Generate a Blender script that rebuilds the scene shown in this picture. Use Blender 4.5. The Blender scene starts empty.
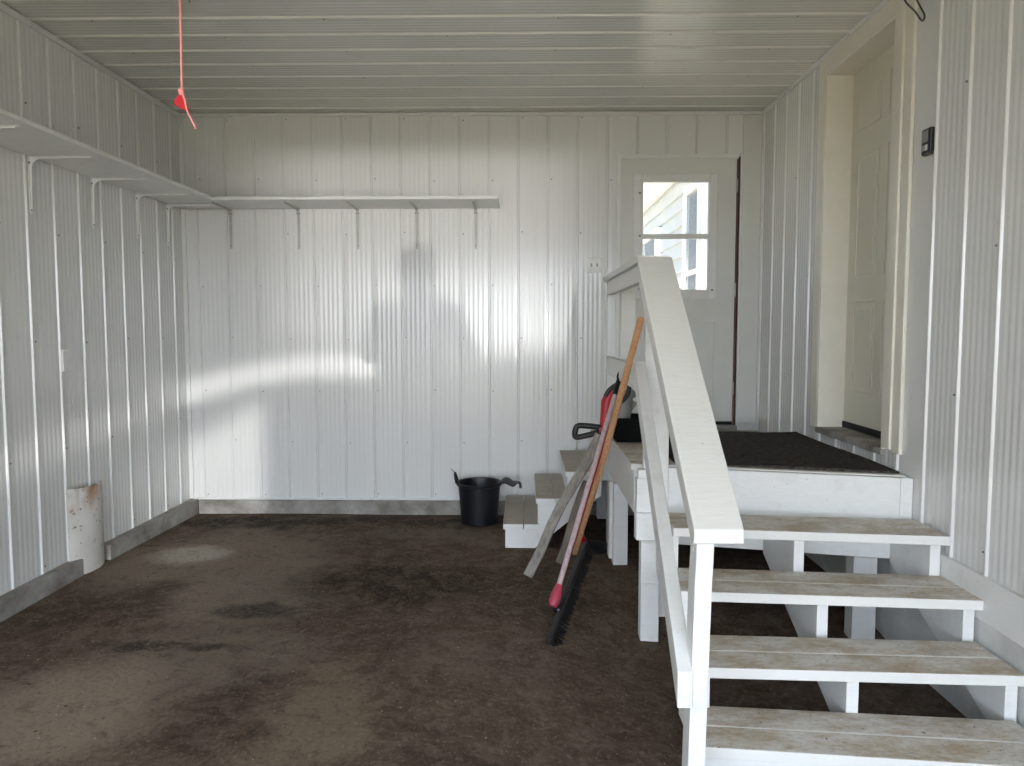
import bpy, bmesh, math, random
from math import sin, cos, pi, radians, sqrt
from mathutils import Vector, Matrix
random.seed(7)
S = bpy.context.scene
COL = S.collection

# ------------------------------------------------------------------ camera
EYE = 1.43
PITCH = math.atan(55 / 768.0)
YAW = radians(0.967)
cam = bpy.data.cameras.new('camera')
cam.sensor_width = 36.0
cam.lens = 768.0 / 1024.0 * 36.0
cam.clip_start = 0.02
co = bpy.data.objects.new('camera', cam); COL.objects.link(co)
co.location = (0, 0, EYE)
co.rotation_euler = (pi / 2 - PITCH, 0, YAW)
S.camera = co

# ------------------------------------------------------------------ world, sun, exposure
S.view_settings.view_transform = 'Standard'
S.view_settings.look = 'None'
S.view_settings.gamma = 1.0
S.view_settings.use_curve_mapping = False
S.view_settings.exposure = 2.2
w = bpy.data.worlds.new('sky'); S.world = w; w.use_nodes = True
nt = w.node_tree; nt.nodes.clear()
out = nt.nodes.new('ShaderNodeOutputWorld'); bg = nt.nodes.new('ShaderNodeBackground')
tc = nt.nodes.new('ShaderNodeTexCoord'); sp = nt.nodes.new('ShaderNodeSeparateXYZ')
cr = nt.nodes.new('ShaderNodeValToRGB')
nt.links.new(tc.outputs['Generated'], sp.inputs[0]); nt.links.new(sp.outputs['Z'], cr.inputs[0])
cr.color_ramp.elements[0].position = 0.0; cr.color_ramp.elements[0].color = (0.86, 0.92, 1.0, 1)
cr.color_ramp.elements[1].position = 0.7; cr.color_ramp.elements[1].color = (0.55, 0.72, 0.95, 1)
nt.links.new(cr.outputs[0], bg.inputs[0])
# the sky is brighter on the sun's side, in front of the garage
mrw = nt.nodes.new('ShaderNodeMapRange'); nt.links.new(sp.outputs['Y'], mrw.inputs[0])
mrw.inputs[1].default_value = -1.0; mrw.inputs[2].default_value = -.25; mrw.inputs[3].default_value = 2.3; mrw.inputs[4].default_value = .17
nt.links.new(mrw.outputs[0], bg.inputs[1])
nt.links.new(bg.outputs[0], out.inputs[0])

sd = bpy.data.lights.new('sun', 'SUN'); sd.energy = 2.3; sd.angle = radians(0.6); sd.color = (1.0, 0.91, 0.78)
so = bpy.data.objects.new('sun', sd); COL.objects.link(so)
so.rotation_euler = Vector((0.36, 0.46, -1.3)).to_track_quat('-Z', 'Y').to_euler()
so.location = (-6, -4, 9)

# spot lamp standing in for sunlight glancing off the curved glass of a car parked outside, coming in low through the open garage front
gl = bpy.data.lights.new('car_glass_reflection', 'SPOT'); GL = (1.31, -11.0, 1.06)
gl.energy = 1550; gl.spot_size = radians(60); gl.spot_blend = .1; gl.shadow_soft_size = .10; gl.color = (1.0, .98, .95)
go = bpy.data.objects.new('car_glass_reflection', gl); COL.objects.link(go); go.location = GL; go.rotation_euler = (pi / 2, 0, 0)
gl.use_nodes = True; t = gl.node_tree; em = t.nodes['Emission']
def N(op, a, b=0.0, c=None):
    x = t.nodes.new('ShaderNodeMath'); x.operation = op
    for k, v in enumerate((a, b) if c is None else (a, b, c)):
        if isinstance(v, bpy.types.NodeSocket): t.links.new(v, x.inputs[k])
        else: x.inputs[k].default_value = v
    return x.outputs[0]
def step(v, a, b):
    x = t.nodes.new('ShaderNodeMapRange'); x.interpolation_type = 'SMOOTHSTEP'; t.links.new(v, x.inputs[0])
    x.inputs[1].default_value = a; x.inputs[2].default_value = b; return x.outputs[0]
tcl = t.nodes.new('ShaderNodeTexCoord'); sl_ = t.nodes.new('ShaderNodeSeparateXYZ'); t.links.new(tcl.outputs['Normal'], sl_.inputs[0])
zz = N('ABSOLUTE', sl_.outputs['Z'])
GX = N('MULTIPLY_ADD', N('DIVIDE', sl_.outputs['X'], zz), 16.9, GL[0]); GZ = N('MULTIPLY_ADD', N('DIVIDE', sl_.outputs['Y'], zz), 16.9, GL[2])
def band(v, a, b, c, d): return N('MULTIPLY', step(v, a, b), N('SUBTRACT', 1.0, step(v, c, d)))
beamA = N('MULTIPLY', band(GX, -2.3, -1.5, -.1, .75), band(GZ, 1.05, 1.5, 2.65, 2.85))
dx = N('ADD', GX, 1.42); zc_ = N('SUBTRACT', 1.14, N('MULTIPLY', N('MULTIPLY', dx, dx), .147))
dz = N('DIVIDE', N('SUBTRACT', GZ, zc_), .062)
arcB = N('MULTIPLY', N('EXPONENT', N('MULTIPLY', N('MULTIPLY', dz, dz), -1.0)), band(GX, -3.9, -2.9, -1.20, -1.10))
diag = N('SUBTRACT', GZ, N('MULTIPLY_ADD', GX, .55, 1.98))
patC = N('MULTIPLY', N('SUBTRACT', 1.0, step(diag, -.10, .10)), band(GX, -3.2, -2.5, -2.08, -2.0))
tot = N('ADD', N('MULTIPLY', beamA, .38), N('ADD', N('MULTIPLY', arcB, 1.3), N('MULTIPLY', patC, .75)))  # glow, arc and patch are shapes drawn into the lamp's beam
t.links.new(tot, em.inputs['Strength'])

# ------------------------------------------------------------------ material helpers
class NT:
    def __init__(s, name, rough=0.5, spec=0.5, metal=0.0):
        s.m = bpy.data.materials.new(name); s.m.use_nodes = True
        s.t = s.m.node_tree; s.b = s.t.nodes['Principled BSDF']
        s.b.inputs['Roughness'].default_value = rough
        s.b.inputs['Specular IOR Level'].default_value = spec
        s.b.inputs['Metallic'].default_value = metal
        s._tc = None
    def n(s, k, **kw):
        x = s.t.nodes.new('ShaderNode' + k)
        for a, v in kw.items(): setattr(x, a, v)
        return x
    def set(s, sock, v):
        if isinstance(v, bpy.types.NodeSocket): s.t.links.new(v, sock)
        elif isinstance(v, tuple) and len(v) == 3 and sock.type == 'RGBA': sock.default_value = (*v, 1)
        else: sock.default_value = v
    def pos(s):
        if not s._tc: s._tc = s.n('NewGeometry')
        return s._tc.outputs['Position']
    def nrm(s):
        s.pos(); return s._tc.outputs['True Normal']
    def scale(s, v, sc):
        x = s.n('VectorMath', operation='MULTIPLY'); s.set(x.inputs[0], v); x.inputs[1].default_value = sc; return x.outputs[0]
    def vadd(s, a, b):
        x = s.n('VectorMath', operation='ADD'); s.set(x.inputs[0], a); s.set(x.inputs[1], b); return x.outputs[0]
    def noise(s, v, sc, det=4, rough=0.55, col=False):
        x = s.n('TexNoise'); s.set(x.inputs['Vector'], v); x.inputs['Scale'].default_value = sc
        x.inputs['Detail'].default_value = det; x.inputs['Roughness'].default_value = rough
        return x.outputs['Color' if col else 'Fac']
    def voro(s, v, sc):
        x = s.n('TexVoronoi'); s.set(x.inputs['Vector'], v); x.inputs['Scale'].default_value = sc; return x
    def mr(s, v, a, b, c=0.0, d=1.0, smooth=False):
        x = s.n('MapRange'); x.interpolation_type = 'SMOOTHSTEP' if smooth else 'LINEAR'
        s.set(x.inputs[0], v); x.inputs[1].default_value = a; x.inputs[2].default_value = b
        x.inputs[3].default_value = c; x.inputs[4].default_value = d; return x.outputs[0]
    def math(s, op, a, b=0.0):
        x = s.n('Math', operation=op); s.set(x.inputs[0], a); s.set(x.inputs[1], b); return x.outputs[0]
    def mix(s, f, a, b):
        x = s.n('Mix', data_type='RGBA'); s.set(x.inputs['Factor'], f); s.set(x.inputs['A'], a) if False else None
        s.set(x.inputs[6], a); s.set(x.inputs[7], b); return x.outputs[2]
    def sep(s, v):
        x = s.n('SeparateXYZ'); s.set(x.inputs[0], v); return x.outputs
    def col(s, v): s.set(s.b.inputs['Base Color'], v)
    def rough(s, v): s.set(s.b.inputs['Roughness'], v)
    def bump(s, h, dist, strength=1.0):
        x = s.n('Bump'); s.set(x.inputs['Height'], h); x.inputs['Distance'].default_value = dist
        x.inputs['Strength'].default_value = strength; s.t.links.new(x.outputs[0], s.b.inputs['Normal'])

def plain(name, c, rough=0.5, spec=0.5, metal=0.0, var=0.08, sc=18, bump=0.0):
    m = NT(name, rough, spec, metal); n = m.noise(m.pos(), sc, 5)
    a = tuple(max(0, x * (1 - var)) for x in c); b = tuple(min(1, x * (1 + var)) for x in c)
    m.col(m.mix(m.mr(n, .3, .7), a, b))
    if bump: m.bump(m.noise(m.pos(), sc * 6, 3), bump)
    return m.m

M = {}
def steel(name, c, rough=0.3):
    m = NT(name, rough, 0.5); p = m.pos()
    n1 = m.noise(p, 1.7, 3); n2 = m.noise(m.scale(p, (6, 6, 1.2)), 3.0, 4)
    m.col(m.mix(m.mr(n1, .3, .7), tuple(x * .97 for x in c), c))
    m.bump(m.noise(m.scale(p, (1, 1, .5)), 2.2, 1), 0.0025)
    m.b.inputs['IOR'].default_value = 1.52
    return m.m
M['steel'] = steel('white_painted_steel', (.78, .78, .765), .18)
M['steel_ceil'] = steel('white_painted_steel_ceiling', (.72, .72, .68), .24)
M['trim'] = plain('white_metal_trim', (.78, .78, .76), .35, var=.03)
M['screw'] = plain('screw_grey', (.22, .22, .22), .4, .5, .6)
M['cream'] = plain('cream_painted_wood', (.80, .77, .67), .38, var=.03, sc=6, bump=.0006)
M['doorwhite'] = plain('door_painted_white', (.70, .70, .66), .4, var=.03, sc=5)
M['doorcream'] = plain('door_painted_cream', (.72, .69, .58), .42, var=.03, sc=5)
M['plastic'] = plain('outlet_plastic', (.78, .78, .74), .35)
M['black'] = plain('black_plastic', (.006, .006, .007), .35, var=.2)
M['blackrub'] = plain('black_rubber', (.005, .0055, .009), .42, var=.2)
M['greymet'] = plain('grey_metal', (.30, .30, .29), .45, metal=.3, var=.15)
M['red'] = plain('red_plastic', (.50, .012, .022), .35, var=.1)
M['redfaded'] = plain('faded_red_plastic', (.42, .05, .09), .4, var=.1)
M['cordpink'] = plain('pink_red_cord', (.85, .30, .28), .7, var=.2, sc=200)
M['cable'] = plain('dark_cable', (.06, .06, .05), .5)
M['darkred'] = plain('red_brown_weatherstrip', (.07, .014, .010), .6)
M['crate'] = plain('dull_black_plastic', (.003, .003, .003), .7, .15)
M['bracket'] = plain('grey_painted_bracket', (.52, .51, .48), .45)
M['dark'] = plain('dark_rubber_and_gap_shade', (.012, .012, .012), .7)
M['nickel'] = plain('dull_hinge_metal', (.45, .42, .38), .4, metal=.7)

def white_wood(name, c, dirt=.35, rough=.45):
    m = NT(name, rough, .4); p = m.pos()
    g = m.noise(p, 9, 6, .65); g2 = m.noise(m.scale(p, (4, 30, 30)), 3, 4, .6)
    f = m.mr(g, .56, .78, 0, dirt); v = m.voro(p, 26)
    spk = m.mr(v.outputs['Distance'], .05, .09, .75, 0)
    base = m.mix(m.mr(g2, .3, .7), tuple(x * .95 for x in c), c)
    m.col(m.mix(m.math('MULTIPLY', spk, m.mr(m.noise(p, 3, 2), .55, .6)), m.mix(f, base, (.48, .43, .36)), (.15, .11, .08)))
    m.bump(g2, .0012)
    return m.m
M['paint'] = white_wood('white_painted_lumber', (.84, .84, .82), .3)
M['rail'] = white_wood('white_painted_handrail', (.82, .81, .76), .16, .38)

def tread_mat(name, white, worn, dark, amount):
    m = NT(name, .6, .3); p = m.pos()
    nz = m.sep(m.nrm())[2]
    up = m.mr(nz, .7, .95)
    g = m.noise(m.scale(p, (1, 1.6, 1)), 5.5, 8, .74); f = m.noise(m.scale(p, (3, 12, 1)), 8, 6, .75)
    fine = m.noise(p, 60, 5, .7)
    wear = m.mr(m.math('ADD', m.math('MULTIPLY', g, .7), m.math('MULTIPLY', f, .3)), .5 - amount, .62 - amount * .4, .25, 1)
    c1 = m.mix(wear, white, worn)
    c2 = m.mix(m.mr(fine, .55, .75, 0, .6), c1, dark)
    v = m.voro(m.vadd(p, m.scale(m.noise(p, 9, 2, col=True), (.1, .1, .1))), 17)
    spk = m.mr(v.outputs['Distance'], .06, .11, .8, 0)
    c3 = m.mix(m.math('MULTIPLY', spk, m.mr(m.noise(p, 4, 3), .42, .50)), c2, (.09, .06, .04))
    m.col(m.mix(up, white, c3)); m.bump(f, .0015)
    return m.m
M['tread'] = tread_mat('worn_painted_tread', (.80, .79, .76), (.47, .375, .26), (.22, .155, .10), .07)
M['sidetread'] = tread_mat('grey_worn_tread', (.82, .82, .80), (.42, .38, .31), (.28, .24, .18), .35)

def wood(name, a, b, sc=(30, 30, 3)):
    m = NT(name, .55, .35); p = m.pos(); g = m.noise(m.scale(p, sc), 3, 6, .6)
    m.col(m.mix(m.mr(g, .3, .7), a, b)); m.bump(g, .001); return m.m
M['orangewood'] = wood('varnished_wood_pole', (.56, .26, .12), (.78, .45, .24))
M['greywood'] = wood('weathered_grey_board', (.16, .14, .12), (.34, .31, .27), (14, 14, 2))
M['darkwood'] = wood('weathered_dark_board', (.10, .075, .06), (.20, .16, .13), (14, 14, 2))
M['pinkpole'] = wood('faded_pink_pole', (.42, .28, .30), (.62, .50, .50), (20, 20, 5))

def concrete(name, a, b):
    m = NT(name, .85, .2); p = m.pos(); g = m.noise(p, 5, 7, .65); h = m.noise(p, 40, 4)
    m.col(m.mix(m.mr(g, .35, .68), a, b)); m.bump(h, .004); return m.m
M['kerb'] = concrete('grey_concrete_kerb', (.20, .185, .165), (.44, .42, .39))
M['kerbwhite'] = concrete('whitewashed_concrete', (.55, .55, .53), (.74, .74, .72))
M['drive'] = concrete('driveway_concrete', (.59, .53, .39), (.72, .65, .49))

def floor_mat():
    m = NT('dirty_brown_concrete', .9, .12); p = m.pos()
    dist = m.scale(m.vadd(m.noise(p, 1.8, 5, .6, col=True), (-.5, -.5, -.5)), (.75, .75, .75))
    q = m.vadd(p, dist)
    dist2 = m.scale(m.vadd(m.noise(p, 6, 5, .6, col=True), (-.5, -.5, -.5)), (.22, .22, .22))
    q2 = m.vadd(p, dist2)
    def blob(cx, cy, rx, ry, src=None, soft=.5):
        v = m.vadd(src or q, (-cx, -cy, 0)); v = m.scale(v, (1 / rx, 1 / ry, 0))
        x = m.n('VectorMath', operation='LENGTH'); m.set(x.inputs[0], v)
        return m.mr(x.outputs['Value'], 1 - soft, 1 + soft * .6, 1, 0, True)
    n1 = m.noise(p, 1.3, 6, .6); n3 = m.noise(p, 48, 7, .8); n2 = m.noise(m.vadd(p, m.scale(m.noise(p, 4, 3, col=True), (.3, .3, 0))), 9, 9, .78)
    c = m.mix(m.mr(n1, .35, .65), (.085, .056, .040), (.135, .096, .070))
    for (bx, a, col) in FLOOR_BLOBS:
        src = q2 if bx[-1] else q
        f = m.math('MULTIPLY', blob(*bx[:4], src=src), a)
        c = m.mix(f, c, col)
    c = m.mix(m.mr(n2, .46, .66, 0, .60), c, (.24, .185, .14))
    c = m.mix(m.mr(n2, .48, .34, 0, .55), c, (.035, .024, .017))
    c = m.mix(m.mr(n3, .54, .70, 0, .75), c, (.32, .265, .21))
    c = m.mix(m.mr(n3, .32, .46, .7, 0), c, (.03, .022, .017))
    v = m.voro(p, 30); s = m.mr(v.outputs['Distance'], .07, .11, .9, 0)
    s = m.math('MULTIPLY', s, m.mr(m.sep(v.outputs['Color'])[0], .90, .91))
    c = m.mix(s, c, (.55, .50, .42))
    v = m.voro(m.vadd(p, (3.3, 1.7, 0)), 16); s = m.mr(v.outputs['Distance'], .08, .13, .85, 0)
    s = m.math('MULTIPLY', s, m.mr(m.sep(v.outputs['Color'])[0], .90, .91))
    c = m.mix(s, c, (.025, .018, .014))
    m.col(c); m.rough(m.mr(n2, .3, .7, .8, 1.0))
    m.bump(m.math('ADD', m.math('MULTIPLY', n3, .5), n2), .008)
    return m.m
# (cx, cy, rx, ry, fine distortion?), amount, colour
FLOOR_BLOBS = [
    ((-1.9, 4.6, .70, .80, 0), .8, (.25, .205, .16)),
    ((-2.12, 4.75, .25, .20, 1), .95, (.50, .45, .38)),
    ((-1.50, 3.95, .50, .40, 1), .8, (.25, .205, .165)),
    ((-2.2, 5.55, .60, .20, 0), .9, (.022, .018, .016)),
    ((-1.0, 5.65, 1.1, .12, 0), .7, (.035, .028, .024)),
    ((-1.35, 3.25, .50, .35, 1), .7, (.22, .18, .145)),
    ((-1.75, 2.75, .40, .45, 1), .8, (.29, .235, .18)),
    ((-1.33, 3.78, .22, .12, 1), .95, (.055, .045, .038)),
    ((-1.62, 3.32, .42, .05, 1), .9, (.05, .04, .034)),
    ((-2.15, 3.85, .38, .40, 0), .75, (.045, .029, .019)),
    ((-.75, 4.15, .60, .42, 0), .9, (.035, .021, .015)),
    ((-.78, 2.75, .25, .45, 0), .7, (.25, .19, .135)),
    ((-1.15, 2.75, .16, .40, 0), .6, (.055, .035, .025)),
    ((-.2, 3.3, .35, .25, 0), .5, (.20, .155, .12)),
    ((-.3, 5.2, .9, .22, 0), .5, (.18, .14, .115)),
    ((.15, 4.3, .35, .6, 0), .4, (.06, .045, .036)),
]
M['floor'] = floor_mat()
def mat_mat():
    m = NT('charcoal_carpet', .95, .1); p = m.pos()
    n = m.noise(m.scale(p, (4, 14, 4)), 9, 5, .7)
    m.col(m.mix(m.mr(n, .35, .65), (.010, .009, .009), (.12, .105, .092)))
    m.bump(n, .01); return m.m
M['mat'] = mat_mat()
def guard_mat():
    m = NT('chipped_white_paint_pipe', .6, .3); p = m.pos()
    n = m.noise(p, 6, 5); v = m.voro(p, 28)
    c = m.mix(m.mr(n, .35, .7), (.62, .60, .55), (.74, .73, .69))
    c = m.mix(m.math('MULTIPLY', m.mr(m.noise(p, 30, 6, .7), .60, .66), .85), c, (.07, .055, .045))
    z = m.sep(p)[2]; y = m.sep(p)[1]
    r = m.math('MULTIPLY', m.mr(z, .33, .50), m.mr(m.noise(m.scale(p, (7, 7, 2)), 2, 5, .6), .42, .62))
    r = m.math('MULTIPLY', r, m.mr(y, 4.55, 4.45))
    c = m.mix(r, c, (.40, .19, .08)); m.col(c); m.bump(n, .004); return m.m
M['guard'] = guard_mat()
def glass_mat():
    m = NT('window_glass', 0.0, .5); m.b.inputs['Transmission Weight'].default_value = 1.0
    m.b.inputs['IOR'].default_value = 1.05; m.col((.97, .99, 1.0))
    m.rough(m.mr(m.noise(m.pos(), 3, 2), 0, 1, 0.0, 0.004)); return m.m
M['glass'] = glass_mat()
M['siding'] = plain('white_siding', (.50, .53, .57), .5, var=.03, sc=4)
M['sidewhite'] = plain('bright_white_house_trim', (.82, .82, .82), .4, var=.02)
def darkglass():
    m = NT('house_window_glass', .06, .9); m.col(m.mix(m.noise(m.pos(), 1, 2), (.10, .12, .14), (.16, .18, .20))); return m.m
M['hglass'] = darkglass()

# ------------------------------------------------------------------ mesh helpers
def obj(name, bm, mat, parent=None, bevel=0.0, smooth=False, kind=None, seg=2):
    bmesh.ops.recalc_face_normals(bm, faces=bm.faces)
    me = bpy.data.meshes.new(name); bm.to_mesh(me); bm.free()
    for m in (mat if isinstance(mat, (list, tuple)) else [mat]): me.materials.append(M[m])
    o = bpy.data.objects.new(name, me); COL.objects.link(o)
    if parent:
        o.parent = parent; o.matrix_parent_inverse = Matrix.Translation(parent.location).inverted() if parent.type == 'EMPTY' else Matrix()
    if smooth:
        for p in me.polygons: p.use_smooth = True
        me.set_sharp_from_angle(angle=radians(smooth if smooth > 1 else 40))
    if bevel:
        b = o.modifiers.new('bevel', 'BEVEL'); b.width = bevel; b.segments = seg; b.limit_method = 'ANGLE'
    if kind: o['kind'] = kind
    return o
def tag(o, label=None, cat=None, group=None, kind=None):
    if label: o['label'] = label
    if cat: o['category'] = cat
    if group: o['group'] = group
    if kind: o['kind'] = kind
    return o
def thing(name, label, cat, loc=(0, 0, 0), group=None):
    o = bpy.data.objects.new(name, None); COL.objects.link(o); o.location = loc; o.empty_display_size = .1
    return tag(o, label, cat, group)
def box(x0, x1, y0, y1, z0, z1, bm=None):
    bm = bm or bmesh.new()
    v = [bm.verts.new((x, y, z)) for z in (z0, z1) for y in (y0, y1) for x in (x0, x1)]
    for f in ((0, 1, 3, 2), (4, 6, 7, 5), (0, 4, 5, 1), (2, 3, 7, 6), (0, 2, 6, 4), (1, 5, 7, 3)):
        bm.faces.new([v[i] for i in f])
    return bm
def hexa(a, b, bm=None):
    """a, b: two quads (4 points each) joined into a solid"""
    bm = bm or bmesh.new()
    va = [bm.verts.new(p) for p in a]; vb = [bm.verts.new(p) for p in b]
    bm.faces.new(va); bm.faces.new(vb[::-1])
    for i in range(4): bm.faces.new([va[i], vb[i], vb[(i + 1) % 4], va[(i + 1) % 4]])
    return bm
def prism(poly, axis, a, b, bm=None):
    """extrude a 2-D polygon along an axis from a to b. axis 'x': poly=(y,z), 'y': (x,z), 'z': (x,y)"""
    bm = bm or bmesh.new()
    f = {'x': lambda p, t: (t, p[0], p[1]), 'y': lambda p, t: (p[0], t, p[1]), 'z': lambda p, t: (p[0], p[1], t)}[axis]
    va = [bm.verts.new(f(p, a)) for p in poly]; vb = [bm.verts.new(f(p, b)) for p in poly]
    bm.faces.new(va); bm.faces.new(vb[::-1]); n = len(poly)
    for i in range(n): bm.faces.new([va[i], va[(i + 1) % n], vb[(i + 1) % n], vb[i]])
    return bm
def tube(pts, r, seg=10, bm=None, caps=True):
    bm = bm or bmesh.new(); pts = [Vector(p) for p in pts]; rs = r if isinstance(r, (list, tuple)) else [r] * len(pts)
    rings = []; up = None
    for i, p in enumerate(pts):
        d = (pts[min(i + 1, len(pts) - 1)] - pts[max(i - 1, 0)]).normalized()
        if up is None: up = Vector((0, 0, 1)) if abs(d.z) < .9 else Vector((1, 0, 0))
        s = d.cross(up).normalized(); up = s.cross(d).normalized()
        rings.append([bm.verts.new(p + s * cos(2 * pi * k / seg) * rs[i] + up * sin(2 * pi * k / seg) * rs[i]) for k in range(seg)])
    for a, b in zip(rings, rings[1:]):
        for k in range(seg): bm.faces.new([a[k], a[(k + 1) % seg], b[(k + 1) % seg], b[k]])
    if caps: bm.faces.new(rings[0]); bm.faces.new(rings[-1][::-1])
    return bm
def lathe(prof, c, seg=40, bm=None, closed=False):
    bm = bm or bmesh.new(); rings = []
    for r, z in prof:
        rings.append([bm.verts.new((c[0] + r * cos(2 * pi * k / seg), c[1] + r * sin(2 * pi * k / seg), c[2] + z)) for k in range(seg)])
    for a, b in zip(rings, rings[1:]):
        for k in range(seg): bm.faces.new([a[k], a[(k + 1) % seg], b[(k + 1) % seg], b[k]])
    if closed: bm.faces.new(rings[0]); bm.faces.new(rings[-1])
    return bm
def plank(p0, p1, width, thick, wdir, bm=None, taper=1.0):
    """board from p0 to p1, its wide side along wdir"""
    p0, p1 = Vector(p0), Vector(p1); d = (p1 - p0).normalized(); wv = Vector(wdir)
    wv = (wv - d * wv.dot(d)).normalized(); tv = d.cross(wv)
    q = lambda p, k: [p + wv * (sx * width / 2 * k) + tv * (sy * thick / 2) for sx, sy in ((-1, -1), (1, -1), (1, 1), (-1, 1))]
    return hexa(q(p0, 1), q(p1, taper), bm)
def spline(pts, n=8):
    P = [Vector(p) for p in pts]; P = [P[0] * 2 - P[1]] + P + [P[-1] * 2 - P[-2]]; r = []
    for i in range(1, len(P) - 2):
        for k in range(n):
            t = k / n; a, b, c, d = P[i - 1:i + 3]
            r.append(.5 * ((2 * b) + (c - a) * t + (2 * a - 5 * b + 4 * c - d) * t * t + (3 * b - a - 3 * c + d) * t ** 3))
    r.append(P[-2]); return r

# ------------------------------------------------------------------ ribbed steel sheet
XL, XR, YB, ZC, YF = -2.62, 1.79, 5.90, 3.05, -1.0
def ribpts(u0, u1, phase, pitch, flat=()):
    pts = []
    k0 = int(math.floor((u0 - phase) / pitch)) - 1; k1 = int(math.ceil((u1 - phase) / pitch)) + 1
    for k in range(k0, k1):
        c = phase + k * pitch
        for du, h in ((-.010, 0), (-.006, .009), (-.004, .0105), (.004, .0105), (.006, .009), (.010, 0)):
            pts.append((c + du, h))
        if any(a <= c + pitch / 2 <= b for a, b in flat): continue
        n = 5; s0 = c + .022; ww = (pitch - .044) / n
        for j in range(n):
            for i in range(8):
                t = i / 8; pts.append((s0 + ww * (j + t), .0016 * sin(pi * t) ** 2))
    pts = sorted(p for p in pts if u0 < p[0] < u1)
    return [(u0, 0)] + pts + [(u1, 0)]
def sheet(bm, pts, place, v0, v1, nv=1):
    rows = []
    for j in range(nv + 1):
        v = v0 + (v1 - v0) * j / nv
        rows.append([bm.verts.new(place(u, v, h)) for u, h in pts])
    for a, b in zip(rows, rows[1:]):
        for i in range(len(pts) - 1): bm.faces.new([a[i], a[i + 1], b[i + 1], b[i]])
def screws(bm, place, us, vs, skip=lambda u, v: False):
    for j, v in enumerate(vs):
        for i, u in enumerate(us):
            if (i + j) % 2 or skip(u, v): continue
            du = random.uniform(-.004, .004) + .028; vv = v + random.uniform(-.012, .012)
            r = .0055; ring = []
            for k in range(6):
                ring.append(bm.verts.new(place(u + du + r * cos(k * pi / 3), vv + r * sin(k * pi / 3), .001)))
            top = [bm.verts.new(place(u + du + r * .6 * cos(k * pi / 3), vv + r * .6 * sin(k * pi / 3), .0065)) for k in range(6)]
            for k in range(6):
                f = bm.faces.new([ring[k], ring[(k + 1) % 6], top[(k + 1) % 6], top[k]]); f.material_index = 1
            f = bm.faces.new(top); f.material_index = 1
def wall(name, parts, backing, place, us, vs, skip=lambda u, v: False, mat='steel'):
    bm = bmesh.new()
    for (u0, u1, v0, v1, ph, pitch, flat) in parts: sheet(bm, ribpts(u0, u1, ph, pitch, flat), place, v0, v1)
    screws(bm, place, us, vs, skip)
    for b in backing: box(*b, bm)
    bmesh.ops.recalc_face_normals(bm, faces=bm.faces)
    o = obj(name, bm, [mat, 'screw'], smooth=25, kind='structure')
    return o
pb = lambda u, v, h: (u, YB - h, v)
pl = lambda u, v, h: (XL + h, u, v)
pr = lambda u, v, h: (XR - h, u, v)
pc = lambda u, v, h: (v, u, ZC - h)
DX0, DX1, DZ0, DZ1 = .69, 1.632, .655, 2.735      # back door rough opening
phb, pib = -2.504, .2231
wall('wall_back', [(XL, DX0, .10, ZC, phb, pib, ()), (DX0, DX1, DZ1, ZC, phb, pib, ((0, 3),)), (DX0, DX1, .10, DZ0, phb, pib, ()),
                   (DX1, XR, .1, ZC, 9, pib, ())],
     [(XL - .15, DX0, YB + .003, YB + .12, -.1, ZC + .1), (DX0, DX1, YB + .003, YB + .12, DZ1, ZC + .1), (DX0, DX1, YB + .003, YB + .12, -.1, DZ0),
      (DX1, XR + .15, YB + .003, YB + .12, -.1, ZC + .1)], pb,
     [phb + pib * k for k in range(0, 15)], [.14, .55, .95, 1.35, 1.75, 2.15, 2.55, 3.0], lambda u, v: u > DX0 - .05 or v > 2.2 and v < 2.4)
phl, pil = 4.043, .2406
wall('wall_left', [(YF, YB, .09, ZC, phl, pil, ())], [(XL - .15, XL - .003, YF - .1, YB + .1, -.1, ZC + .1)], pl,
     [phl + pil * k for k in range(-10, 8)], [.14, .75, 1.35, 1.95, 2.6])
phr, pir = 2.947, .2445
RY0, RY1, RZ0, RZ1 = 3.80, 4.665, .83, 2.925      # right door opening
wall('wall_right', [(YF, RY0 - .02, .47, ZC, phr, pir, ((3.44, 3.68),)), (RY0 - .02, RY1 + .02, RZ1, ZC, phr, pir, ()),
                    (RY0 - .02, RY1 + .02, .4, RZ0, phr, pir, ()), (RY1 + .02, YB, .1, ZC, phr, pir, ())],
     [(XR + .003, XR + .3, YF - .1, RY0, -.2, ZC + .1), (XR + .003, XR + .3, RY1, YB + .1, -.2, ZC + .1),
      (XR + .003, XR + .3, RY0, RY1, RZ1, ZC + .1), (XR + .003, XR + .3, RY0, RY1, -.2, RZ0)], pr,
     [phr + pir * k for k in range(-10, 13)], [.55, 1.15, 1.75, 2.42], lambda u, v: 3.3 < u < 4.9)
phc, pic = 4.114, .2351
wall('ceiling', [(YF, YB, XL, XR, phc, pic, ())], [(XL - .15, XR + .15, YF - .1, YB + .1, ZC + .003, ZC + .12)], pc,
     [phc + pic * k for k in range(-10, 8)], [-2.3 + .62 * k for k in range(7)], mat='steel_ceil')
# front of the garage: header and jambs around the open overhead door
bm = box(XL - .15, XR + .15, YF - .14, YF, 2.42, ZC + .1)
box(XL - .15, XL + .28, YF - .14, YF, -.3, 2.42, bm); box(XR - .28, XR + .15, YF - .14, YF, -.3, 2.42, bm)
obj('wall_front', bm, 'steel', kind='structure')

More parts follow.
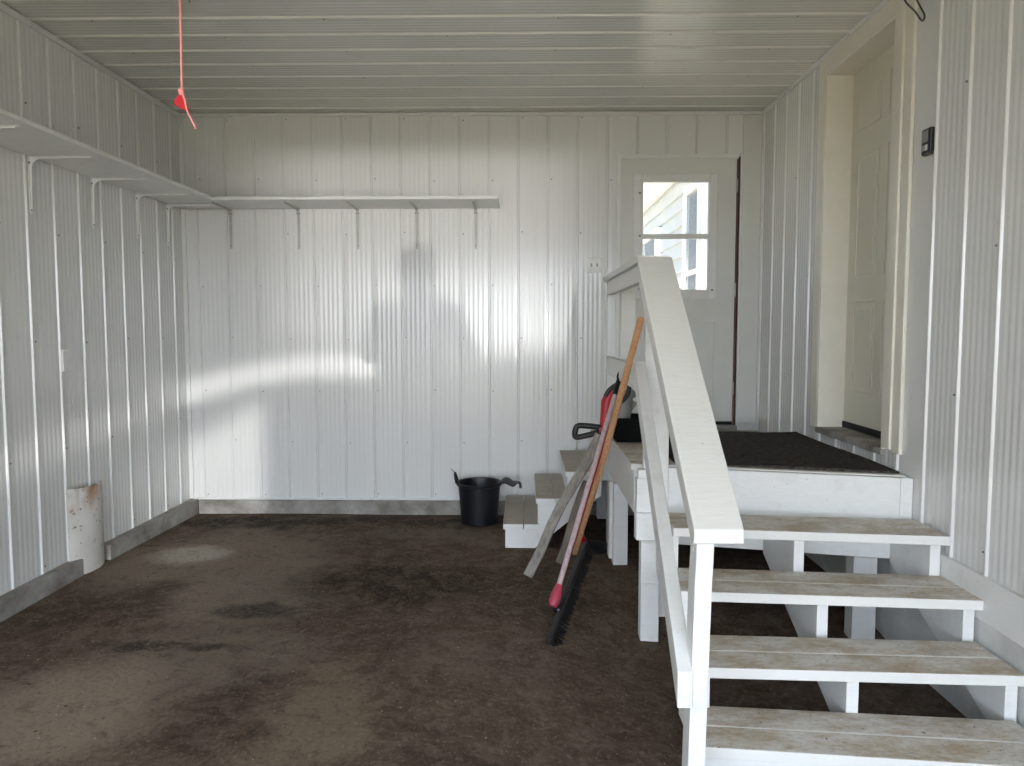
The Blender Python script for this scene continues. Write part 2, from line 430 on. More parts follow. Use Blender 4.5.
# trims
tn = [0]
def trim(x0, x1, y0, y1, z0, z1, mat='trim', bevel=.002):
    tn[0] += 1
    return obj('trim_%d' % tn[0], box(x0, x1, y0, y1, z0, z1), mat, bevel=bevel, kind='structure')
trim(XL + .005, XR - .005, YB - .022, YB - .0002, ZC - .030, ZC - .008)
trim(XL + .002, XL + .022, YF, YB - .023, ZC - .038, ZC - .008)
trim(XR - .024, XR - .002, YF, YB - .023, ZC - .032, ZC - .004)
trim(XL + .001, XL + .030, YB - .018, YB - .0005, .10, ZC - .039)
trim(XR - .016, XR - .0005, YB - .018, YB - .0005, .7, ZC - .033)
# baseboards (concrete kerbs)
def kerb_poly(x0, x1, y0, y1, z1, axis):
    return box(x0, x1, y0, y1, -.15, z1)
bm = box(XL + .0, -2.552, 4.605, YB, -.15, .098)
box(XL + .0, -2.556, YF, 4.325, -.15, .098, bm)
obj('baseboard_left', bm, 'kerb', bevel=.008, kind='structure')
obj('baseboard_back', box(-2.544, XR, YB - .035, YB, -.15, .092), 'kerb', bevel=.006, kind='structure')
trim(XL + .03, DX0, YB - .020, YB - .0005, .093, .105)
bm = box(XR - .016, XR, YF, 3.30, -.2, .468); box(XR - .014, XR, 3.3005, YB - .04, -.2, .40, bm)
obj('baseboard_right', bm, 'kerbwhite', bevel=.004, kind='structure')
bm = box(XR - .024, XR - .001, YF, 3.30, .30, .472)
tn[0] += 1; obj('trim_%d' % tn[0], bm, 'paint', bevel=.003, kind='structure')

# floor, sloping down a little towards the stairs
def sm(a, b, x):
    t = min(1, max(0, (x - a) / (b - a))); return t * t * (3 - 2 * t)
def fz(x, y):
    return -.13 * sm(-.4, .7, x) * sm(4.6, 3.3, y) - .015 * sm(4.5, 5.9, y) + .004 * sin(3.1 * x + 1) * sin(2.3 * y)
bm = bmesh.new(); NX, NY = 60, 90; g = []
for j in range(NY + 1):
    y = -1.2 + (YB + .05 + 1.2) * j / NY
    g.append([bm.verts.new((XL - .05 + (XR - XL + .1) * i / NX, y, fz(XL - .05 + (XR - XL + .1) * i / NX, y))) for i in range(NX + 1)])
for a, b in zip(g, g[1:]):
    for i in range(NX): bm.faces.new([a[i], a[i + 1], b[i + 1], b[i]])
obj('floor', bm, 'floor', smooth=60, kind='structure')
# ground outside
bm = bmesh.new()
for (x0, x1, y0, y1) in ((-30, 30, -40, -1.15), (-30, 30, 6.0, 40), (-30, -2.75, -1.15, 6.0), (2.05, 30, -1.15, 6.0)):
    bm.faces.new([bm.verts.new(p) for p in ((x0, y0, -.16), (x1, y0, -.16), (x1, y1, -.16), (x0, y1, -.16))])
obj('ground', bm, 'drive', kind='structure')

# ------------------------------------------------------------------ back door (door_1)
def grid_frame(bm, x0, x1, z0, z1, y0, y1, wd):
    box(x0, x0 + wd, y0, y1, z0, z1, bm); box(x1 - wd, x1, y0, y1, z0, z1, bm)
    box(x0 + wd, x1 - wd, y0, y1, z0, z0 + wd, bm); box(x0 + wd, x1 - wd, y0, y1, z1 - wd, z1, bm)
d1 = bpy.data.objects.new('door_1', None); COL.objects.link(d1); d1.location = (1.16, YB, DZ0)
tag(d1, 'white entry door with a half window in the back wall above the landing', 'door', kind='structure')
bm = bmesh.new()
box(DX0, DX0 + .0335, YB - .010, YB + .12, DZ0, DZ1, bm); box(DX1 - .016, DX1, YB - .018, YB + .12, DZ0, DZ1, bm)
box(DX0 + .0335, DX1 - .016, YB + .001, YB + .12, DZ1 - .0335, DZ1, bm)
obj('door_frame', bm, 'trim', d1, bevel=.003)
obj('sill', box(DX0 + .024, DX1 - .016, YB - .06, YB + .11, DZ0, DZ0 + .032), 'greymet', d1, bevel=.003)
WX0, WX1, WZ0, WZ1 = .893, 1.392, 1.722, 2.530
SX0, SX1, SZ0, SZ1 = .722, 1.594, .712, 2.703
bm = bmesh.new(); ys0, ys1 = YB + .012, YB + .056
box(SX0, WX0, ys0, ys1, SZ0, SZ1, bm); box(WX1, SX1, ys0, ys1, SZ0, SZ1, bm)
box(WX0, WX1, ys0, ys1, SZ0, WZ0, bm); box(WX0, WX1, ys0, ys1, WZ1, SZ1, bm)
slab = obj('door_slab', bm, 'doorwhite', d1)
bm = bmesh.new()
for (a, b) in ((.845, 1.115), (1.185, 1.455)):
    for (za, zb) in ((.90, 1.485),):
        grid_frame(bm, a, b, za, zb, ys0 - .006, ys0 + .001, .016); box(a + .045, b - .045, ys0 - .005, ys0 + .001, za + .045, zb - .045, bm)
obj('raised_panel', bm, 'doorwhite', d1, bevel=.0045)
bm = bmesh.new(); grid_frame(bm, .817, 1.455, 1.650, 2.590, ys0 - .012, ys0 + .001, .062)
wf = obj('window_frame', bm, 'trim', d1, bevel=.007)
bm = bmesh.new(); grid_frame(bm, .876, 1.404, 1.705, 2.545, ys0 - .004, ys0 + .02, .018)
box(.893, 1.392, ys0 - .002, ys0 + .02, 2.104, 2.142, bm)
obj('sash', bm, 'greymet' if False else 'trim', d1, bevel=.003)
obj('pane', box(WX0 - .0, WX1, ys0 + .021, ys0 + .026, WZ0, WZ1), 'glass', d1)
bm = bmesh.new()
for (cx, cz) in ((.868, 1.72), (.868, 2.12), (1.42, 1.712), (.865, 2.44)): lathe([(0, 0), (.009, 0), (.009, .012), (0, .012)], (cx, ys0 - .02, cz), 10, bm)
obj('window_clip', bm, 'greymet', d1)
obj('weatherstrip', box(SX1 + .010, DX1 - .018, YB - .010, YB + .05, DZ0 + .033, DZ1 - .024), 'darkred', d1)
obj('threshold_gap_shade', box(SX0, SX1, YB + .006, YB + .05, DZ0 + .034, SZ0 - .001), 'dark', d1)  # near-black strip painted in for the shade of the gap under the slab
for z in (2.50, 1.72, .97):
    obj('hinge', tube([(SX1 + .002, YB + .002, z - .05), (SX1 + .002, YB + .002, z + .05)], .008, 8), 'nickel', d1)
obj('latch', box(SX0 + .002, SX0 + .018, YB - .002, YB + .012, 1.50, 1.58), 'nickel', d1)
bm = bmesh.new(); lathe([(0, -.055), (.018, -.055), (.028, -.035), (.024, -.018), (.011, -.012), (.011, 0), (.03, .0), (.03, .008), (0, .008)], (0, 0, 0), 20, bm)
bmesh.ops.rotate(bm, verts=bm.verts, cent=(0, 0, 0), matrix=Matrix.Rotation(-pi / 2, 3, 'X')); bmesh.ops.translate(bm, verts=bm.verts, vec=(.785, ys0 - .006, 1.60))
obj('knob', bm, 'nickel', d1, smooth=40)
# flat board right of the door
trim(DX1 + .003, XR - .02, YB - .014, YB - .0005, .7, ZC - .04, 'doorwhite', .002)

# ------------------------------------------------------------------ right door (door_2)
d2 = bpy.data.objects.new('door_2', None); COL.objects.link(d2); d2.location = (XR, 4.23, RZ0)
tag(d2, 'cream six-panel house door recessed in the right wall', 'door', kind='structure')
rx = XR + .135
bm = box(XR - .022, rx + .06, RY1 - .018, RY1 - .001, RZ0, RZ1 - .001); box(XR - .022, rx + .06, RY0 + .001, RY0 + .018, RZ0, RZ1 - .001, bm)
box(XR - .022, rx + .06, RY0 + .0181, RY1 - .0181, RZ1 - .018, RZ1 - .001, bm)
obj('jamb', bm, 'cream', d2, bevel=.002)
bm = box(XR - .024, XR - .0005, RY1, RY1 + .105, RZ0 - .0, ZC - .034)
box(XR - .030, XR - .0005, RY0 - .085, RY0 - .0, RZ0 + .012, ZC - .034, bm)
box(XR - .020, XR - .0005, RY0 - .165, RY0 - .0855, RZ0 + .0, ZC - .034, bm)
box(XR - .024, XR - .0005, RY0, RY1, RZ1, ZC - .034, bm)
obj('casing', bm, 'cream', d2, bevel=.005)
bm = box(rx, rx + .044, RY0 + .003, RY1 - .003, RZ0 + .042, RZ1 - .004)
obj('door_slab', bm, 'doorcream', d2)
bm = bmesh.new()
def gfY(bm, y0, y1, z0, z1, x0, x1, wd):
    box(x0, x1, y0, y0 + wd, z0, z1, bm); box(x0, x1, y1 - wd, y1, z0, z1, bm)
    box(x0, x1, y0 + wd, y1 - wd, z0, z0 + wd, bm); box(x0, x1, y0 + wd, y1 - wd, z1 - wd, z1, bm)
for (za, zb) in ((1.05, 1.58), (1.72, 2.42), (2.56, 2.80)):
    for (ya, yb) in ((RY0 + .12, RY0 + .39), (RY0 + .48, RY0 + .75)):
        gfY(bm, ya, yb, za, zb, rx - .004, rx + .001, .014); box(rx - .0035, rx + .001, ya + .04, yb - .04, za + .04, zb - .04, bm)
obj('raised_panel', bm, 'doorcream', d2, bevel=.003)
obj('sill', box(XR - .03, rx + .05, RY0 - .0, RY1 + .0, RZ0 - .028, RZ0 + .004), 'kerb', d2, bevel=.004)
obj('weatherstrip', box(rx - .008, rx + .04, RY0 + .002, RY1 - .002, RZ0 + .006, RZ0 + .041), 'dark', d2)
bm = bmesh.new()
random.seed(3); z = 1.02
for k in range(16):
    h = random.uniform(.006, .03); box(rx - .003, rx + .004, RY1 - .012 - random.uniform(0, .003), RY1 - .001, z, z + h, bm); z += h + random.uniform(.004, .025)
obj('worn_edge', bm, 'dark', d2)

# ------------------------------------------------------------------ landing
def skew(Ya, Xa, Yb, Xb):
    return lambda x: Ya + (Yb - Ya) * (x - Xa) / (Xb - Xa)
fL = skew(3.849, .546, 3.552, 1.785)
LZ = .745
def slab_skew(x0, x1, f0, f1, z0, z1, bm=None):
    a = [(x0, f0(x0), z0), (x0, f1(x0), z0), (x0, f1(x0), z1), (x0, f0(x0), z1)]
    b = [(x1, f0(x1), z0), (x1, f1(x1), z0), (x1, f1(x1), z1), (x1, f0(x1), z1)]
    return hexa(a, b, bm)
land = thing('landing_platform', 'white painted wooden landing below the two doors, dark mat on it', 'platform', (1.15, 4.4, 0))
LX1 = 1.776
nb = 9; YE = 4.99
for k in range(nb):
    fa = lambda x, k=k: fL(x) + .012 + (YE - fL(x) - .012) * k / nb
    fb = lambda x, k=k: fL(x) + .012 + (YE - fL(x) - .012) * (k + 1) / nb - .006
    obj('deck_board', slab_skew(.538, LX1, fa, fb, LZ - .034, LZ), 'tread', land, bevel=.003)
obj('rim_board', slab_skew(.711, LX1 - .041, lambda x: fL(x) - .03, lambda x: fL(x) + .008, LZ - .235, LZ - .006), 'paint', land, bevel=.003)
obj('rim_board', slab_skew(LX1 - .040, LX1 + .011, lambda x: fL(x) - .03, lambda x: fL(x) + .008, LZ - .235, LZ - .006), 'paint', land, bevel=.003)
obj('ledger', slab_skew(.70, 1.74, lambda x: fL(x) + .01, lambda x: fL(x) + .048, .345, .56), 'paint', land, bevel=.003)
obj('side_beam', box(.552, .590, 3.86, 4.985, .495, LZ - .0345), 'paint', land, bevel=.003)
obj('beam_end', box(.544, .655, 3.695, 3.754, .533, .700), 'paint', land, bevel=.003)
obj('beam_end', box(.552, .655, 3.700, 3.754, .7005, .742), 'paint', land, bevel=.002)
obj('beam_end', box(.541, .660, 3.685, 3.754, .398, .532), 'paint', land, bevel=.004)
obj('post', box(.566, .655, 3.672, 3.752, fz(.6, 3.7) - .01, .397), 'paint', land, bevel=.003)
obj('post_block', box(.562, .655, 3.655, 3.6715, fz(.6, 3.7) + .29, .397), 'paint', land, bevel=.003)
obj('post', box(.535, .622, 4.57, 4.66, fz(.6, 4.6) - .01, .4945), 'paint', land, bevel=.003)
obj('post', box(.512, .534, 4.60, 4.69, fz(.6, 4.6) + .03, .50), 'paint', land, bevel=.003)
obj('post', box(1.60, 1.715, 3.69, 3.78, fz(1.65, 3.7) - .01, .5), 'paint', land, bevel=.003)
obj('joist', box(.60, 1.75, 4.45, 4.488, .53, LZ - .0345), 'paint', land, bevel=.002)
obj('joist', box(.591, 1.75, 4.94, 4.978, .40, LZ - .0345), 'paint', land, bevel=.002)

# lower deck at the back door
low = thing('back_door_deck', 'low deck between the landing and the back door', 'platform', (1.1, 5.45, 0))
for k in range(6):
    y0 = 5.0 + k * .143; obj('deck_board', box(.50, LX1, y0, min(y0 + .138, 5.862), .615, .65), 'sidetread', low, bevel=.003)
obj('rim_board', box(.50, .538, 4.992, 5.86, .43, .6145), 'paint', low, bevel=.003)
obj('rim_board', box(.54, LX1, 4.992, 5.03, .43, .6145), 'paint', low, bevel=.003)
for (x, y) in ((.55, 5.04), (1.65, 5.04), (.55, 5.75), (1.65, 5.75)):
    obj('post', box(x, x + .089, y, y + .089, -.02, .6145), 'paint', low, bevel=.003)

# mat
bm = bmesh.new(); n = 26
def fm(x): return fL(x) + .045
lo, hi = [], []
for i in range(n + 1):
    x = .76 + (1.762 - .76) * i / n
    a, b = [], []
    for j in range(n + 1):
        y = fm(x) + (4.985 - fm(x)) * j / n
        h = .012 + .003 * sin(x * 11 + y * 5) + random.uniform(-.0012, .0012)
        b.append(bm.verts.new((x, y, LZ + h)))
    hi.append(b)
for i in range(n):
    for j in range(n): bm.faces.new([hi[i][j], hi[i + 1][j], hi[i + 1][j + 1], hi[i][j + 1]])
per = [hi[i][0] for i in range(n + 1)] + [hi[n][j] for j in range(1, n + 1)] + [hi[i][n] for i in range(n - 1, -1, -1)] + [hi[0][j] for j in range(n - 1, 0, -1)]
lo = [bm.verts.new((v.co.x, v.co.y, LZ + .001)) for v in per]
for i in range(len(per)): bm.faces.new([per[i], per[(i + 1) % len(per)], lo[(i + 1) % len(per)], lo[i]])
bm.faces.new(lo)
tag(obj('floor_mat', bm, 'mat', smooth=40), 'dark charcoal carpet mat lying on the white landing', 'mat')

# ------------------------------------------------------------------ main staircase
st = thing('staircase', 'four-step white wooden staircase with worn open treads at the right', 'staircase', (1.15, 2.9, 0))
TR = [(.565, skew(3.288, .664, 3.171, 1.766), skew(3.575, .7, 3.465, 1.77), .645, 1.772),
      (.385, skew(2.993, .727, 2.913, 1.764), skew(3.30, .8, 3.215, 1.77), .58, 1.765),
      (.215, skew(2.686, .649, 2.638, 1.748), skew(2.99, .7, 2.935, 1.77), .575, 1.755),
      (.045, skew(2.463, .595, 2.352, 1.70), skew(2.745, .7, 2.655, 1.77), .565, 1.735)]
for (z, fa, fb, x0, x1) in TR:
    mid = lambda x: .5 * (fa(x) + fb(x))
    obj('tread_board', slab_skew(x0, x1, fa, lambda x: .5 * (fa(x) + fb(x)) - .003, z - .040, z), 'tread', st, bevel=.004)
    obj('tread_board', slab_skew(x0 + .004, x1 - .002, lambda x: .5 * (fa(x) + fb(x)) + .003, fb, z - .040, z - .001), 'tread', st, bevel=.004)
def stringer(xc, w=.040):
    x0, x1 = xc - w / 2, xc + w / 2
    ys = [f(xc) + .045 for (_, f, _, _, _) in TR]            # riser cut positions
    zs = [z - .0405 for (z, *_) in TR]
    yb = fL(xc) + .008
    pts = [(yb, zs[0])]
    for k in range(4):
        pts.append((ys[k], zs[k]))
        nz = zs[k + 1] if k < 3 else fz(xc, ys[3]) - .005
        pts.append((ys[k], nz))
    f0 = fz(xc, 2.7) - .005
    pts.append((ys[3] + .15, f0)); pts.append((yb, zs[0] - .19))
    return prism(pts, 'x', x0, x1)
for xc in (.655, 1.185, 1.737): obj('stringer', stringer(xc, .044), 'paint', st, bevel=.002)
obj('riser_board', slab_skew(.60, 1.70, lambda x: TR[3][1](x) + .02, lambda x: TR[3][1](x) + .044, -.13, .0045), 'paint', st, bevel=.002)

# ------------------------------------------------------------------ handrail
hr = thing('stair_handrail', 'white wooden handrail sloping down the left side of the stairs', 'handrail', (.6, 3.6, 0))
def sl(y, y0, z0, y1, z1): return z0 + (z1 - z0) * (y - y0) / (y1 - y0)
a = [(.523, 3.63, 1.722), (.684, 3.63, 1.722), (.684, 3.63, 1.762), (.523, 3.63, 1.762)]
b = [(.480, 2.15, .818), (.622, 2.15, .818), (.622, 2.15, .860), (.480, 2.15, .860)]
obj('top_rail', hexa(a, b), 'rail', hr, bevel=.004, seg=3)
a = [(.532, 3.62, 1.62), (.570, 3.62, 1.62), (.570, 3.62, 1.718), (.532, 3.62, 1.718)]
b = [(.497, 2.235, .77), (.54, 2.235, .77), (.54, 2.235, .868), (.497, 2.235, .868)]
obj('rail_support', hexa(a, b), 'rail', hr, bevel=.003)
obj('level_rail', box(.523, .672, 3.634, 5.19, 1.735, 1.768), 'rail', hr, bevel=.003)
obj('rail_support', box(.545, .584, 3.69, 5.14, 1.648, 1.734), 'rail', hr, bevel=.003)
obj('mid_rail', box(.536, .574, 3.80, 5.05, 1.13, 1.245), 'rail', hr, bevel=.003)
a = [(.525, 3.69, 1.165), (.576, 3.69, 1.165), (.576, 3.69, 1.272), (.525, 3.69, 1.272)]
b = [(.448, 2.19, .315), (.494, 2.19, .315), (.494, 2.19, .425), (.448, 2.19, .425)]
obj('sloped_mid_rail', hexa(a, b), 'paint', hr, bevel=.003)
obj('post', box(.585, .708, 3.757, 3.795, -.01, 1.734), 'paint', hr, bevel=.003)
obj('post', box(.603, .695, 4.86, 4.95, LZ + .0005, 1.734), 'rail', hr, bevel=.003)
bm = bmesh.new()
prev = None
secs = [(-.02 - .11, .480, 2.20), (.35, .489, 2.20), (.69, .497, 2.205), (.76, .499, 2.20), (.815, .500, 2.20)]
rings = []
for (z, x, y) in secs:
    rings.append([bm.verts.new(p) for p in ((x, y, z), (x + .051, y, z), (x + .051, y + .085, z), (x, y + .085, z))])
for q, r in zip(rings, rings[1:]):
    for i in range(4): bm.faces.new([q[i], q[(i + 1) % 4], r[(i + 1) % 4], r[i]])
bm.faces.new(rings[0]); bm.faces.new(rings[-1])
obj('post', bm, 'paint', hr, bevel=.003)

# ------------------------------------------------------------------ small side steps
ss = thing('side_steps', 'short flight of three small grey-topped white steps near the back wall', 'steps', (.15, 5.3, 0))
P3 = [(-.142, .095, .155), (.072, .295, .325), (.262, .498, .502)]
for (x0, x1, z) in P3:
    mx = x0 + (x1 - x0) * .57
    obj('tread_board', box(x0, mx - .002, 4.925, 5.80, z - .036, z), 'sidetread', ss, bevel=.004)
    obj('tread_board', box(mx + .002, x1, 4.925, 5.80, z - .036, z), 'sidetread', ss, bevel=.004)
fl = fz(0, 4.95) - .006
poly = [(-.128, fl), (.06, fl), (.50, .345), (.50, .465), (.275, .465), (.275, .288), (.085, .288), (.085, .118), (-.128, .118)]
obj('stringer', prism(poly, 'y', 4.94, 4.98), 'paint', ss, bevel=.002)
obj('stringer', prism(poly, 'y', 5.74, 5.78), 'paint', ss, bevel=.002)
for (x, z0, z1) in ((-.12, fl, .1185), (.09, .12, .2885), (.28, .29, .4655)):
    obj('riser_board', box(x, x + .02, 4.981, 5.739, z0, z1), 'paint', ss, bevel=.002)

# ------------------------------------------------------------------ shelves
SZT, SZB = 2.352, 2.330
s1 = thing('wall_shelf', 'long white shelf along the left wall on metal brackets', 'shelf', (XL, 4.0, SZB))
obj('shelf_board', box(XL + .016, -2.205, .4, 5.455, SZB, SZT), 'paint', s1, bevel=.003)
s2 = thing('wall_shelf', 'white shelf across the back wall with five brackets under it', 'shelf', (-1.2, YB, SZB))
obj('shelf_board', box(XL + .016, -.192, 5.458, YB - .015, SZB + .002, SZT + .002), 'paint', s2, bevel=.003)
def bracket(par, wall_pt, dirv, mat='trim'):
    """L bracket of pressed metal: upright on the wall, arm under the shelf"""
    d = Vector(dirv); side = Vector((-d.y, d.x, 0)); p = Vector(wall_pt)
    bm = bmesh.new()
    def bar(a, b, wdt, th, nrm):
        a, b = Vector(a), Vector(b); dd = (b - a).normalized(); nv = Vector(nrm); sv = dd.cross(nv)
        q = lambda c, k: [c + sv * (sx * wdt / 2 * k) + nv * (sy * th) for sx, sy in ((-1, 0), (1, 0), (1, 1), (-1, 1))]
        hexa(q(a, 1), q(b, .75), bm)
    top = p + Vector((0, 0, -.002))
    bar(top + d * .002, top + d * .35, .022, .0035, (0, 0, -1))
    bar(top + Vector((0, 0, -.004)) + d * .0, top + Vector((0, 0, -.30)), .022, .0035, d)
    # central rib with a curved gusset
    ribs = [p + d * .004 + Vector((0, 0, -.006)), p + d * .33 + Vector((0, 0, -.006)), p + d * .33 + Vector((0, 0, -.011))]
    for k in range(7):
        t = k / 6 * pi / 2; ribs.append(p + d * (.016 + .05 * (1 - sin(t))) + Vector((0, 0, -.014 - .05 * (1 - cos(t)))))
    ribs += [p + d * .010 + Vector((0, 0, -.29)), p + d * .004 + Vector((0, 0, -.29))]
    va = [bm.verts.new(q + side * .0025) for q in ribs]; vb = [bm.verts.new(q - side * .0025) for q in ribs]
    bm.faces.new(va); bm.faces.new(vb[::-1]); n = len(ribs)
    for i in range(n): bm.faces.new([va[i], va[(i + 1) % n], vb[(i + 1) % n], vb[i]])
    b = obj('bracket', bm, mat, par, smooth=30)
    for (sx, dzz) in ((-1, -.035), (1, -.035), (0, -.28)):
        c = p + d * .004 + Vector((0, 0, dzz)) + side * (.009 * sx)
        obj('screw', tube([c, c + d * .006], .0055, 8), 'screw', b)
for y in (1.7, 2.3, 2.88, 3.46, 4.06, 4.645, 5.18, 5.62): bracket(s1, (XL + .0145, y, SZB), (1, 0, 0))
for x in (-2.243, -1.722, -1.271, -.821, -.373): bracket(s2, (x, YB - .0145, SZB + .002), (0, -1, 0), 'bracket')

# ------------------------------------------------------------------ pipe guard on the left wall
bm = bmesh.new(); R = .285; half = .18; sag0 = sqrt(R * R - half * half)
def arc(off):
    rr = []
    for k in range(21):
        y = -half + 2 * half * k / 20; rr.append((y, sqrt((R + off) ** 2 - (y * (R + off) / R) ** 2) - sag0))
    return rr
inner = arc(-.012); outer = arc(0); rows = []
for j in range(9):
    t = j / 8; ri, ro = [], []
    for k in range(21):
        yo, xo = outer[k]; yi, xi = inner[k]
        ztop = .512 - .018 * (k / 20) + .004 * sin(k * 1.3); zb = -.01 if t == 0 else 0
        z = -.012 + (ztop + .012) * t; dent = .006 * sin(3 * t + k * .35)
        ro.append(bm.verts.new((XL + .016 + xo + dent * .4, 4.44 + yo, z))); ri.append(bm.verts.new((XL + .014 + max(xi, -.0) + dent * .4, 4.44 + yi, z)))
    rows.append((ro, ri))
for (o0, i0), (o1, i1) in zip(rows, rows[1:]):
    for k in range(20):
        bm.faces.new([o0[k], o0[k + 1], o1[k + 1], o1[k]]); bm.faces.new([i0[k], i1[k], i1[k + 1], i0[k + 1]])
    bm.faces.new([o0[0], o1[0], i1[0], i0[0]]); bm.faces.new([o0[20], i0[20], i1[20], o1[20]])
for (ro, ri) in (rows[0], rows[-1]):
    for k in range(20): bm.faces.new([ro[k], ri[k], ri[k + 1], ro[k + 1]])
tag(obj('pipe_guard', bm, 'guard', smooth=40), 'chipped white half-pipe guard with rust stains standing against the left wall', 'pipe guard')

# ------------------------------------------------------------------ bucket
BC = (-.338, 5.62, fz(-.34, 5.6))
bk = thing('rubber_bucket', 'black rubber bucket on the floor by the back wall', 'bucket', BC)
prof = [(0, 0), (.125, 0), (.134, .008), (.140, .10), (.148, .2), (.156, .282), (.168, .288), (.170, .300), (.164, .310), (.154, .308), (.150, .292), (.138, .15), (.126, .018), (0, .014)]
obj('bucket_body', lathe(prof, BC, 48), 'blackrub', bk, smooth=35)
bm = bmesh.new()
hexa([(BC[0] - .022, BC[1] - .152, .09), (BC[0] + .022, BC[1] - .152, .09), (BC[0] + .02, BC[1] - .146, .09), (BC[0] - .02, BC[1] - .146, .09)],
     [(BC[0] - .022, BC[1] - .168, .27), (BC[0] + .022, BC[1] - .168, .27), (BC[0] + .02, BC[1] - .15, .27), (BC[0] - .02, BC[1] - .15, .27)], bm)
obj('grip_rib', bm, 'blackrub', bk, bevel=.004)
for s in (-1,):
    x = BC[0] - .163
    obj('handle', tube(spline([(x, BC[1] - .05, .29), (x - .012, BC[1] - .035, .335), (x - .016, BC[1], .36), (x - .012, BC[1] + .035, .335), (x, BC[1] + .05, .29)]), .009, 8), 'blackrub', bk, smooth=40)
obj('wire', tube(spline([(BC[0] - .178, BC[1], .355), (BC[0] - .192, BC[1] - .005, .375), (BC[0] - .208, BC[1] - .01, .392)]), .0025, 6), 'black', bk)
# strap / cloth hanging over the right rim
bm = bmesh.new(); P = spline([(.155, 0, .297), (.20, -.01, .300), (.245, -.012, .296), (.275, -.012, .305), (.30, -.012, .285), (.308, -.012, .25)], 6); L = len(P)
ra = []
for i, p in enumerate(P):
    t = i / (L - 1); wd = .035 + .02 * t + .008 * sin(7 * t); tw = .25 * sin(5 * t)
    c = Vector((BC[0] + p.x, BC[1] + p.y - .03, p.z + .012 * sin(9 * t)))
    nx = (P[min(i + 1, L - 1)] - P[max(0, i - 1)]).normalized(); nn = Vector((nx.z, 0, -nx.x)); 
    r = []
    for (sy, st_) in ((-1, -1), (0, -1.8), (1, -1), (1, 1), (0, 1.6), (-1, 1)):
        r.append(bm.verts.new(c + Vector((0, sy * wd, 0)) + Vector((0, 0, sy * tw * wd)) - nn * st_ * .0065))
    ra.append(r)
for q, r in zip(ra, ra[1:]):
    for i in range(6): bm.faces.new([q[i], q[(i + 1) % 6], r[(i + 1) % 6], r[i]])
bm.faces.new(ra[0]); bm.faces.new(ra[-1])
obj('handle', bm, 'blackrub', bk, smooth=50)

# ------------------------------------------------------------------ outlets, device, wires, pull cord
def plateL(name, label, cat, c, axis, nm):
    t = thing(name, label, cat, c); d = Vector(axis); s = Vector((-d.y, d.x, 0))
    def bx(hw, hh, d0, d1, dz=0, ds=0):
        cc = Vector(c) + Vector((0, 0, dz)) + s * ds
        a = [cc + s * (-hw) + d * d0 + Vector((0, 0, -hh)), cc + s * hw + d * d0 + Vector((0, 0, -hh)), cc + s * hw + d * d0 + Vector((0, 0, hh)), cc + s * (-hw) + d * d0 + Vector((0, 0, hh))]
        b = [p + d * (d1 - d0) for p in a]; return hexa(a, b)
    return t, bx
t, bx = plateL('outlet_box', 'small white outlet plate low on the left wall', 'outlet', (XL + .002, 4.32, 1.245), (1, 0, 0), 0)
obj('cover_plate', bx(.040, .062, 0, .020), 'plastic', t, bevel=.004)
obj('socket', bx(.017, .015, .020, .023, .022), 'trim', t, bevel=.001); obj('socket', bx(.017, .015, .020, .023, -.022), 'trim', t, bevel=.001)
t, bx = plateL('light_switch', 'small white double switch plate on the back wall left of the door', 'switch', (.524, YB - .002, 1.905), (0, -1, 0), 0)
obj('cover_plate', bx(.055, .055, 0, .018), 'plastic', t, bevel=.003)
obj('toggle', bx(.006, .012, .018, .030, 0, -.022), 'greymet', t, bevel=.001); obj('toggle', bx(.006, .012, .018, .030, 0, .022), 'greymet', t, bevel=.001)
dv = thing('keypad_box', 'small black keypad box high on the right wall beside the door casing', 'keypad', (XR, 3.50, 2.25))
obj('housing', box(XR - .030, XR - .0005, 3.438, 3.515, 2.190, 2.305), 'black', dv, bevel=.008)
obj('screen', box(XR - .033, XR - .0301, 3.453, 3.500, 2.245, 2.295), 'greymet', dv, bevel=.001)
for k in range(2): obj('button', box(XR - .034, XR - .0301, 3.455 + k * .025, 3.473 + k * .025, 2.208, 2.232), 'plastic' if k == 0 else 'greymet', dv, bevel=.001)
pts = spline([(XR - .03, 3.76, ZC - .01), (XR - .05, 3.67, 2.93), (XR - .05, 3.57, 2.84), (XR - .05, 3.505, 2.775), (XR - .05, 3.485, 2.79), (XR - .05, 3.53, 2.85), (XR - .045, 3.60, 2.94), (XR - .03, 3.62, ZC - .01)])
tag(obj('wire_loop', tube(pts, .004, 8), 'cable', smooth=60), 'dark cable loop hanging above the right door casing', 'cable')
pc_ = thing('pull_cord', 'pink pull cord with red triangular handle hanging from the ceiling', 'pull cord', (-1.1, 2.5, ZC))
obj('cord', tube(spline([(-1.094, 2.5, ZC - .012), (-1.096, 2.5, 2.5), (-1.099, 2.5, 2.19)]), .0035, 8), 'cordpink', pc_, smooth=60)
obj('hook', tube([(-1.094, 2.5, ZC + .002), (-1.094, 2.5, ZC - .02)], .009, 8), 'greymet', pc_)
kn = bmesh.new(); bmesh.ops.create_icosphere(kn, subdivisions=2, radius=.011, matrix=Matrix.Translation((-1.100, 2.497, 2.183)) @ Matrix.Diagonal((.9, .9, 1.2, 1)))
obj('knot', kn, 'cordpink', pc_, smooth=60)
obj('cord_tail', tube(spline([(-1.096, 2.492, 2.180), (-1.085, 2.487, 2.155), (-1.078, 2.487, 2.12), (-1.062, 2.49, 2.085), (-1.053, 2.49, 2.064)]), .0030, 8), 'cordpink', pc_, smooth=60)
poly = [(-1.104, 2.178), (-1.096, 2.176), (-1.086, 2.150), (-1.0765, 2.128), (-1.083, 2.122), (-1.104, 2.132), (-1.1215, 2.142), (-1.124, 2.152), (-1.120, 2.160)]
